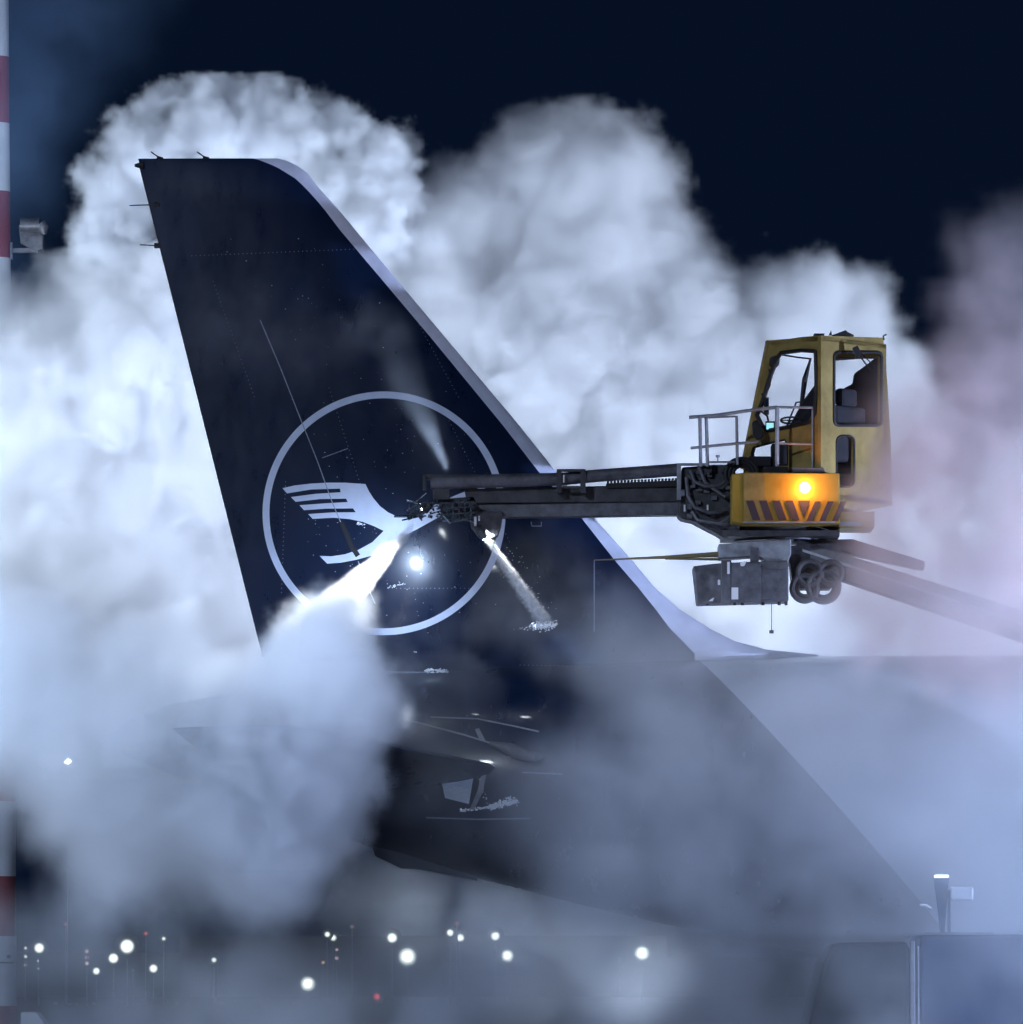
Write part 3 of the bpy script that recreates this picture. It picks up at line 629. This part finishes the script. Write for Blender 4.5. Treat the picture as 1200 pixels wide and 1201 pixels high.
LT = [ # px, py, radius px, colour, strength, label
(149,1110,6.5,'white',34,'large bright white floodlight near the bottom left, brightest of its cluster'),
(133,1124,4.8,'white',26,'white floodlight just lower left of the largest left floodlight'),
(113,1139,3.6,'white',20,'small white light left of and below the paired floodlights at lower left'),
(180,1136,4.2,'white',20,'white light to the right of and below the largest left floodlight'),
(192,1101,2.2,'white',10,'faint small white light right of the largest left floodlight'),
(46,1112,5.0,'white',26,'white floodlight nearest the striped mast'),
(30,1112,1.8,'white',8,'top one of the tiny vertical lights beside the striped mast'),
(30,1122,1.8,'white',8,'middle one of the tiny vertical lights beside the striped mast'),
(30,1132,1.8,'white',8,'bottom one of the tiny vertical lights beside the striped mast'),
(45,1127,1.7,'white',8,'upper tiny light under the white floodlight nearest the mast'),
(45,1136,1.7,'white',5,'lower tiny light under the white floodlight nearest the mast'),
(102,1116,2.2,'pink',5,'top pinkish light of the stacked trio at lower left'),
(102,1123,2.4,'pink',5,'middle pinkish light of the stacked trio at lower left'),
(102,1130,2.2,'pink',5,'bottom pinkish light of the stacked trio at lower left'),
(80,893,2.6,'white',6000,'lone high white lamp in the steam above the left cluster'),
(251,1126,2.8,'white',10,'small lone white light between the left and centre clusters'),
(361,1154,7,'white',34,'large bluish white light low at centre left, lowest of the big ones'),
(384,1096,3.0,'white',12,'left lamp of the small pair above the pink stack'),
(391,1100,3.4,'white',12,'right lamp of the small pair above the pink stack'),
(395,1114,3.0,'pink',4,'upper pale pink light right of the low centre-left floodlight'),
(395,1124,3.0,'pink',4,'lower pale pink light right of the low centre-left floodlight'),
(379,1129,2.0,'amber',5,'tiny amber light beside the pale pink stack'),
(460,1100,5,'white',22,'white light up left of the largest centre floodlight'),
(478,1122,7,'white',34,'largest centre floodlight, below the aircraft tail'),
(528,1094,3.8,'white',16,'left lamp of the tight pair under the aircraft belly'),
(540,1100,4.2,'white',18,'right lamp of the tight pair under the aircraft belly'),
(536,1083,2.2,'red',4,'small red light above the tight white pair'),
(581,1098,4.6,'white',20,'white light right of the tight pair under the belly'),
(595,1121,6,'white',28,'bright floodlight right of the largest centre one'),
(753,1118,7,'white',30,'lone bright floodlight at the right, below the aircraft belly'),
(442,1169,4,'red',7,'single red light lowest in the centre'),
(77,1084,2,'red',4,'tiny red light above the left cluster'),
(171,1095,2,'red',5,'tiny red light right above the largest left floodlight'),
(156,1138,2,'blue',3,'tiny blue light among the left cluster'),
(413,1087,2.4,'pink',3,'faint pink light above and right of the pale pink stack'),
]
for i,(px,py,r,c,es,lb) in enumerate(LT): far_light(px, py, r, 500+(i*37)%120, c, es, lb)
random.seed(3)
for k,x in enumerate([65,82,90,110,140,162,171,176,184,208,220,246,259,262,305,345]):
    far_light(x, 1178+random.uniform(-.6,.6), 1.2 if k%3 else 1.9, 525, 'red', 2, 'low red light in the line along the far taxiway')
for o in list(bpy.data.objects):
    if o.get('label') == 'low red light in the line along the far taxiway': o['group'] = 'red taxiway lights'
# dark wood line and low buildings at the far edge of the airfield
mb = MB(); random.seed(11); x = -420
while x < 420:
    w = random.uniform(20,60); h = random.uniform(3.5,7.5); mb.box((x+w/2,760+random.uniform(0,30),h/2), (w,20,h)); x += w*.9
tag(mb.build('treeline', M['gap'], None, origin=(0,760,0)), 'low dark tree line along the far edge of the airfield', 'treeline', kind='stuff')

# ------------------------------------------------------------------ steam, spray and mist: true volumes made of density grids
def vol_mat(name, color, density, aniso):
    m = bpy.data.materials.new(name); m.use_nodes = True; nt = m.node_tree; nt.nodes.clear()
    o = nt.nodes.new('ShaderNodeOutputMaterial'); v = nt.nodes.new('ShaderNodeVolumePrincipled')
    v.inputs['Color'].default_value = (*color,1); v.inputs['Density'].default_value = density; v.inputs['Anisotropy'].default_value = aniso
    nt.links.new(v.outputs[0], o.inputs['Volume']); return m
class NT:
    def __init__(s, name):
        s.g = bpy.data.node_groups.new(name, 'GeometryNodeTree')
        s.g.interface.new_socket('Geometry', in_out='INPUT', socket_type='NodeSocketGeometry')
        s.g.interface.new_socket('Geometry', in_out='OUTPUT', socket_type='NodeSocketGeometry')
        s.inp = s.g.nodes.new('NodeGroupInput'); s.out = s.g.nodes.new('NodeGroupOutput')
    def n(s, t, **kw):
        x = s.g.nodes.new(t)
        for k, v in kw.items(): setattr(x, k, v)
        return x
    def put(s, sock, v):
        if isinstance(v, bpy.types.NodeSocket): s.g.links.new(v, sock)
        else: sock.default_value = v
    def m(s, op, a, b=None, c=None):
        x = s.n('ShaderNodeMath', operation=op); s.put(x.inputs[0], a)
        if b is not None: s.put(x.inputs[1], b)
        if c is not None: s.put(x.inputs[2], c)
        return x.outputs[0]
    def v(s, op, a, b=None, scale=None):
        x = s.n('ShaderNodeVectorMath', operation=op); s.put(x.inputs[0], a)
        if b is not None: s.put(x.inputs[1], b)
        if scale is not None: s.put(x.inputs['Scale'], scale)
        return x.outputs['Value'] if op in ('LENGTH','DISTANCE','DOT_PRODUCT') else x.outputs[0]
    def noise(s, vec, scale, detail=2, rough=.5, out=0):
        x = s.n('ShaderNodeTexNoise'); s.put(x.inputs['Vector'], vec); x.inputs['Scale'].default_value = scale
        x.inputs['Detail'].default_value = detail; x.inputs['Roughness'].default_value = rough
        return x.outputs[out]
def cloud(name, label, groups, lo, hi, voxel, soft, m, warp=(.5,.6), bill=(1.1,.45), fine=(3,.25), mod=(.6,.5), grow=0.0, power=1.0, cat='steam', zfade=None):
    """groups: lists of (point, radius) puffs; the density is a warped, billowed union of the puffs"""
    me = bpy.data.meshes.new(name); pts = [p for g_ in groups for p,_ in g_]
    me.from_pydata([tuple(p) for p in pts], [], [])
    ra = me.attributes.new('rad','FLOAT','POINT'); ga = me.attributes.new('grp','INT','POINT'); i = 0
    for gi, g_ in enumerate(groups):
        for p, r in g_: ra.data[i].value = r; ga.data[i].value = gi; i += 1
    o = bpy.data.objects.new(name, me); col.objects.link(o); tag(o, label, cat, None, 'stuff'); me.materials.append(m)
    t = NT(name+'_grid'); geo = t.inp.outputs[0]
    P = t.n('GeometryNodeInputPosition').outputs[0]
    wv = t.v('SCALE', t.v('SUBTRACT', t.noise(P, warp[0], 3, .55, 1), (.5,.5,.5)), scale=warp[1]*2)
    wv2 = t.v('SCALE', t.v('SUBTRACT', t.noise(P, warp[0]*3.6, 3, .6, 1), (.5,.5,.5)), scale=warp[1]*.7)
    Q = t.v('ADD', t.v('ADD', P, wv), wv2); sdf = None
    for gi in range(len(groups)):
        at_ = t.n('GeometryNodeInputNamedAttribute', data_type='INT'); at_.inputs['Name'].default_value = 'grp'
        cmp_ = t.n('FunctionNodeCompare', data_type='INT', operation='EQUAL'); t.g.links.new(at_.outputs['Attribute'], cmp_.inputs[2]); cmp_.inputs[3].default_value = gi
        sep = t.n('GeometryNodeSeparateGeometry', domain='POINT'); t.g.links.new(geo, sep.inputs[0]); t.g.links.new(cmp_.outputs[0], sep.inputs[1])
        sn = t.n('GeometryNodeSampleNearest', domain='POINT'); t.g.links.new(sep.outputs[0], sn.inputs['Geometry']); t.put(sn.inputs['Sample Position'], Q)
        s1 = t.n('GeometryNodeSampleIndex', data_type='FLOAT_VECTOR', domain='POINT'); s2 = t.n('GeometryNodeSampleIndex', data_type='FLOAT', domain='POINT')
        pp = t.n('GeometryNodeInputPosition'); rn = t.n('GeometryNodeInputNamedAttribute', data_type='FLOAT'); rn.inputs['Name'].default_value = 'rad'
        for s_, src in ((s1,pp.outputs[0]),(s2,rn.outputs['Attribute'])):
            t.g.links.new(sep.outputs[0], s_.inputs['Geometry']); t.g.links.new(src, s_.inputs['Value']); t.g.links.new(sn.outputs[0], s_.inputs['Index'])
        d = t.m('SUBTRACT', t.v('DISTANCE', Q, s1.outputs[0]), s2.outputs[0])
        sdf = d if sdf is None else t.m('SMOOTH_MIN', sdf, d, .25)
    if bill[1]:
        vo = t.n('ShaderNodeTexVoronoi', feature='F1'); t.put(vo.inputs['Vector'], Q); vo.inputs['Scale'].default_value = bill[0]
        vo.inputs['Detail'].default_value = 2.5; vo.inputs['Roughness'].default_value = .55; vo.normalize = True
        sdf = t.m('ADD', sdf, t.m('MULTIPLY', t.m('SUBTRACT', vo.outputs['Distance'], .35), bill[1]*2))
    if fine[1]:
        sdf = t.m('ADD', sdf, t.m('MULTIPLY', t.m('SUBTRACT', t.noise(P, fine[0], 7, .68), .5), fine[1]*2))
    den = t.m('MULTIPLY', t.m('SUBTRACT', sdf, grow), -1/soft); c = t.n('ShaderNodeClamp'); t.put(c.inputs[0], den); den = c.outputs[0]
    if power != 1: den = t.m('POWER', den, power)
    if mod[1]:
        mr = t.n('ShaderNodeMapRange'); t.put(mr.inputs[0], t.noise(Q, mod[0], 4, .6)); mr.inputs[1].default_value = .33; mr.inputs[2].default_value = .67
        mr.inputs[3].default_value = 1-mod[1]; mr.inputs[4].default_value = 1+mod[1]*.6; den = t.m('MULTIPLY', den, mr.outputs[0])
    if zfade:
        sx = t.n('ShaderNodeSeparateXYZ'); t.g.links.new(P, sx.inputs[0]); mr = t.n('ShaderNodeMapRange'); t.put(mr.inputs[0], sx.outputs[2])
        for k_ in range(4): mr.inputs[k_+1].default_value = zfade[k_]
        den = t.m('MULTIPLY', den, mr.outputs[0])
    vc = t.n('GeometryNodeVolumeCube'); t.put(vc.inputs['Density'], den)
    vc.inputs['Min'].default_value = lo; vc.inputs['Max'].default_value = hi
    for ax, nm in enumerate(('Resolution X','Resolution Y','Resolution Z')): vc.inputs[nm].default_value = max(4, int((hi[ax]-lo[ax])/voxel))
    sm = t.n('GeometryNodeSetMaterial'); sm.inputs['Material'].default_value = m
    t.g.links.new(vc.outputs[0], sm.inputs[0]); t.g.links.new(sm.outputs[0], t.out.inputs[0])
    md = o.modifiers.new('density_grid', 'NODES'); md.node_group = t.g
    return o
def pip(x, y, poly):
    c = False; j = len(poly)-1
    for i in range(len(poly)):
        (xi,yi),(xj,yj) = poly[i], poly[j]
        if (yi > y) != (yj > y) and x < (xj-xi)*(y-yi)/(yj-yi)+xi: c = not c
        j = i
    return c
def edist(x, y, poly):
    best = 1e9
    for i in range(len(poly)):
        (x0,y0),(x1,y1) = poly[i], poly[(i+1)%len(poly)]; dx, dy = x1-x0, y1-y0; l = dx*dx+dy*dy
        t = max(0, min(1, ((x-x0)*dx+(y-y0)*dy)/l)) if l else 0
        best = min(best, math.hypot(x-x0-dx*t, y-y0-dy*t))
    return best
def puffs(poly, Y, thick, r, n, edge=False, seed=1, jr=.25):
    """puffs of radius about r metres that fill a region of the sky, spread over a depth of thick metres"""
    rnd = random.Random(seed); xs = [p[0] for p in poly]; ys = [p[1] for p in poly]; out = []; s_ = F/Y; tries = 0
    while len(out) < n and tries < n*200:
        tries += 1; x, y = rnd.uniform(min(xs),max(xs)), rnd.uniform(min(ys),max(ys))
        if not pip(x,y,poly): continue
        rr0 = r*rnd.uniform(1-jr,1+jr); d = edist(x,y,poly)/s_
        if d < rr0*.85 or (edge and d > rr0*1.5): continue
        yy = Y+rnd.uniform(-.5,.5)*thick; out.append((at(x,y,yy), rr0))
    return out
steam = vol_mat('steam', (.93,.95,1), 1.0, .25)

arch = [(85,330),(84,270),(90,215),(120,165),(155,118),(200,100),(250,82),(290,86),(325,76),(350,98),(400,122),(440,140),(472,152),(484,185),(500,225),(530,300),(420,330),(340,205),(200,215),(165,300),(130,340)]
mid = [(380,270),(420,215),(450,205),(490,228),(505,196),(535,186),(565,200),(578,158),(615,122),(660,122),(700,104),(742,128),(780,172),(792,232),(832,272),(852,312),(878,326),(905,300),(945,296),(990,320),(1030,335),(1050,380),(1090,450),(1150,500),(1290,520),(1290,960),(900,960),(600,900),(420,760)]
left = [(-90,325),(8,320),(30,348),(50,310),(62,292),(92,262),(140,300),(200,230),(300,260),(380,700),(440,1000),(330,1040),(180,1060),(60,1010),(20,930),(-90,900)]
cloud('steam_arch', 'crisp grey-white steam plume arching over the top of the tail fin', [puffs(arch,87.5,.8,.42,160,seed=21), puffs(arch,87.5,1.2,.25,420,seed=1), puffs(arch,87.5,.8,.12,460,edge=True,seed=2)],
      (-7.2,85.9,7.5), (-.7,89.2,14.6), .042, .16, vol_mat('arch_steam',(.93,.95,1),3.4,.15), warp=(1.0,.2), bill=(4.2,.07), fine=(2.6,.62), mod=(1.6,1.0))
cloud('steam_bank', 'bright white steam bank left of and behind the tail fin', [puffs(left,88,1.4,1.1,300,seed=23,jr=.1), puffs(left,88,2.2,.55,600,seed=3), puffs(left,88,1.4,.2,560,edge=True,seed=4)],
      (-8.6,85.3,1.8), (-1.4,90.7,12.2), .048, .32, vol_mat('left_steam',(.95,.96,1),1.7,.15), warp=(.5,.55), bill=(3.4,0), fine=(1.7,.58), mod=(.4,.35), grow=.08, zfade=(3.2,6.2,.25,1))
cloud('steam_bank', 'billowing pale steam bank between the tail fin and the yellow cab', [puffs(mid,88.5,1.6,1.1,420,seed=25,jr=.1), puffs(mid,88.5,2.4,.55,800,seed=5), puffs(mid,88.5,1.6,.2,800,edge=True,seed=6)],
      (-2.6,85.4,3.4), (8.4,91.6,14.4), .048, .32, vol_mat('centre_steam',(.95,.96,1),1.6,.15), warp=(.5,.45), bill=(3.6,0), fine=(1.7,.60), mod=(.45,.4), grow=.10)
# steam blown off the fin by the nozzle
spray = [(424,690),(440,700),(436,715),(444,760),(456,800),(478,840),(446,880),(440,930),(428,985),(388,1030),(345,1090),(280,1090),(235,1000),(215,930),(235,850),(290,790),(318,752),(345,728),(380,705)]
cloud('spray_steam', 'thick white steam pouring down from the spray nozzle over the lower fin', [puffs(spray,76.2,4.6,.62,560,seed=28,jr=.3), puffs(spray,76.6,3.0,.36,900,seed=8), puffs(spray,77.0,1.6,.15,700,edge=True,seed=9)],
      (-5.2,72.4,1.2), (-1.0,79.4,8.0), .05, .32, vol_mat('spray_steam',(.92,.95,1),1.8,.15), warp=(.8,.30), bill=(3.0,0), fine=(2.2,.60), mod=(.9,.6), zfade=(1.6,4.6,.2,1), grow=.06)
def jet(a, b, r0, r1, n, y0, y1, bend=0):
    o = []
    for k in range(n):
        t = k/(n-1); o.append((at(a[0]+(b[0]-a[0])*t+bend*t*t, a[1]+(b[1]-a[1])*t, y0+(y1-y0)*t), r0+(r1-r0)*t))
    return o
def bounds(j, pad): 
    xs, ys, zs = zip(*[(p.x,p.y,p.z) for p,_ in j]); return (min(xs)-pad,min(ys)-pad,min(zs)-pad), (max(xs)+pad,max(ys)+pad,max(zs)+pad)
J = jet((488,610),(392,720),.035,.26,34,YB-.1,77.3,-6); lo, hi = bounds(J,.5)
cloud('jet_and_beam', 'dense bright white fluid jet leaving the spray nozzle towards the lower left', [J], lo, hi, .022, .10, vol_mat('jet_spray',(.97,.98,1),26,.1), warp=(1.2,.05), bill=(6,.02), fine=(5,.07), mod=(2,.5), cat='spray jet', zfade=(at(0,750,78).z, at(0,640,78).z, .2, 1))
J = jet((573,634),(634,728),.055,.11,30,YB-.1,78.9,4); lo, hi = bounds(J,.2)  # puffs along the boom lamp's beam
cloud('jet_and_beam', 'thin sparkling volume shaped as a lamp beam slanting down right below the boom head', [J], lo, hi, .012, .05, vol_mat('lamp_beam',(.97,.98,1),14,.1), warp=(3,.02), bill=(9,.02), fine=(16,.09), mod=(22,.95), cat='spray jet', zfade=(at(0,735,79).z, at(0,660,79).z, .2, 1))  # dense volume shaped as the boom lamp's beam
lowleft = [(-160,640),(60,690),(240,740),(330,775),(420,830),(420,990),(340,1080),(200,1115),(70,1100),(10,1010),(-40,960),(-160,920)]
cloud('drifting_mist', 'bluish mist spreading from the spray across the lower left', [puffs(lowleft,76,4.0,.8,460,seed=41,jr=.4)],
      (-8.8,72.6,1.4), (-.9,79.6,8.0), .11, 1.1, vol_mat('lower_left_mist',(.90,.94,1),1.1,.15), warp=(.45,.6), bill=(1,0), fine=(1.2,.7), mod=(.6,.6), cat='mist', zfade=(1.8,4.6,.3,1))
back = [(300,1000),(440,985),(560,1010),(760,1060),(960,1110),(1350,1120),(1350,1400),(200,1400)]
cloud('low_steam', 'pale haze hanging behind the aircraft belly near the ground', [puffs(back,86,2.6,.8,300,seed=51,jr=.4), puffs(back,86,2.2,.35,300,edge=True,seed=52)],
      (-5.5,83.6,.15), (8.8,88.6,5.2), .13, 1.0, vol_mat('rear_mist',(.90,.94,1),.15,.15), warp=(.45,.5), bill=(1,0), fine=(1.0,.5), mod=(.5,.5), cat='mist')
# softer mist in front of and around the aircraft
low = [(560,1010),(600,860),(660,720),(700,640),(780,620),(880,700),(1000,640),(1400,560),(1400,1500),(-300,1500),(-300,1000),(330,1050),(450,1030)]
cloud('drifting_mist', 'soft blue-grey mist drifting in front of the fuselage and the lower right', [puffs(low,75.6,3.4,.95,520,seed=12,jr=.4), puffs([(940,900),(1400,680),(1400,1500),(500,1500),(560,1080),(900,1080)],74.6,3.6,.8,340,seed=32)],
      (-8.5,71.9,.15), (8.6,78.8,8.6), .13, 1.3, vol_mat('low_mist',(.90,.94,1),.66,.2), warp=(.35,.6), bill=(1,0), fine=(1.0,.4), mod=(.4,.4), cat='mist')
veil = [(480,420),(560,520),(640,600),(740,640),(900,760),(900,960),(680,900),(620,800),(470,770),(440,740),(560,680),(590,620),(530,560),(470,430),(430,440),(330,460),(200,450),(210,330),(300,310),(400,350)]
cloud('fin_mist', 'thin grey wisps of mist drifting across the face of the tail fin', [puffs(veil,77.0,1.0,.45,300,seed=14,jr=.4)+[(at(x,y,77.0+.1*(x%7)),.34) for x,y in ((235,395),(270,372),(310,392),(350,368),(390,395),(430,372),(460,400),(330,420))]+[(at(x,y,77.0+.1*(x%7)),.85) for x,y in ((470,800),(500,810),(540,790),(480,840),(530,870),(575,900),(500,930),(560,960),(610,930),(520,1000))]+[(at(x,y,77.2),.42) for x,y in ((475,450),(485,480),(498,510),(510,540))]],
      (-4.6,75.7,3.0), (3.4,78.3,11.0), .09, .7, vol_mat('fin_mist',(.93,.95,1),.28,.2), warp=(.6,.35), bill=(1,0), fine=(1.6,.5), mod=(.9,.6), cat='mist')
east = [(880,640),(900,585),(985,570),(1010,460),(1060,400),(1075,340),(1110,255),(1160,215),(1260,190),(1330,200),(1330,860),(1100,840),(940,780),(950,660)]
cloud('cab_mist', 'pale mist rolling past the right side of the yellow cab', [puffs(east,75.2,1.6,.6,330,seed=16,jr=.4)],
      (3.2,73.4,5.0), (8.8,76.9,13.2), .11, .9, vol_mat('east_mist',(.97,.90,.94),2.6,.2), warp=(.5,.5), bill=(1,0), fine=(1.4,.5), mod=(.7,.8), cat='mist', zfade=(7.5,11.0,1,.3))  # mauve tint in the mist colour stands for the beacon's glow
glow = [(-200,-200),(330,-150),(200,60),(120,140),(80,260),(60,420),(-200,420)]
cloud('high_mist', 'faint blue mist glowing in the night sky at the top left beside the mast', [puffs(glow,85,2.0,1.0,200,seed=18,jr=.4)],
      (-9.5,82.8,8.5), (-3,87.2,17), .16, 2.2, vol_mat('high_mist',(.36,.60,1),.16,.2), warp=(.5,.5), bill=(1,0), fine=(.8,.6), mod=(.5,.8), cat='mist')
# fluid droplets on the wet fin, and white clusters drawn for lamp glints
rnd = random.Random(5)
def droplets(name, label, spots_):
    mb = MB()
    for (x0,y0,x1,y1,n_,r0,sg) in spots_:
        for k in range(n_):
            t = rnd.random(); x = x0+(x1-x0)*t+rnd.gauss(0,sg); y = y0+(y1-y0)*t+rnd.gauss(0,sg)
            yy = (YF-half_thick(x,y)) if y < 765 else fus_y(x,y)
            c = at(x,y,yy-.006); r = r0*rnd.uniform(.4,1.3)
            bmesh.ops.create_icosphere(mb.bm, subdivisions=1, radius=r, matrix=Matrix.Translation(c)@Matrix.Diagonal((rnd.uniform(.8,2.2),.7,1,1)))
    tag(mb.build(name, M['drop_and_glint'], None, origin=at(500,760,79)), label, 'droplets', None, 'stuff')
M['drop_and_glint'] = mat('fluid_and_glint_white', (.85,.9,.97), .12, spec=1)
droplets('droplets_and_glints', 'white specks of de-icing fluid on the wet fin, and specks drawn for lamp glints at the roots', [(624,735,651,733,240,.008,2.4),(600,738,622,737,12,.008,1),(486,766,507,775,110,.009,1.3),(503,786,512,772,130,.010,1.8),(512,777,537,773,110,.009,1.3),(500,786,524,787,90,.009,1),
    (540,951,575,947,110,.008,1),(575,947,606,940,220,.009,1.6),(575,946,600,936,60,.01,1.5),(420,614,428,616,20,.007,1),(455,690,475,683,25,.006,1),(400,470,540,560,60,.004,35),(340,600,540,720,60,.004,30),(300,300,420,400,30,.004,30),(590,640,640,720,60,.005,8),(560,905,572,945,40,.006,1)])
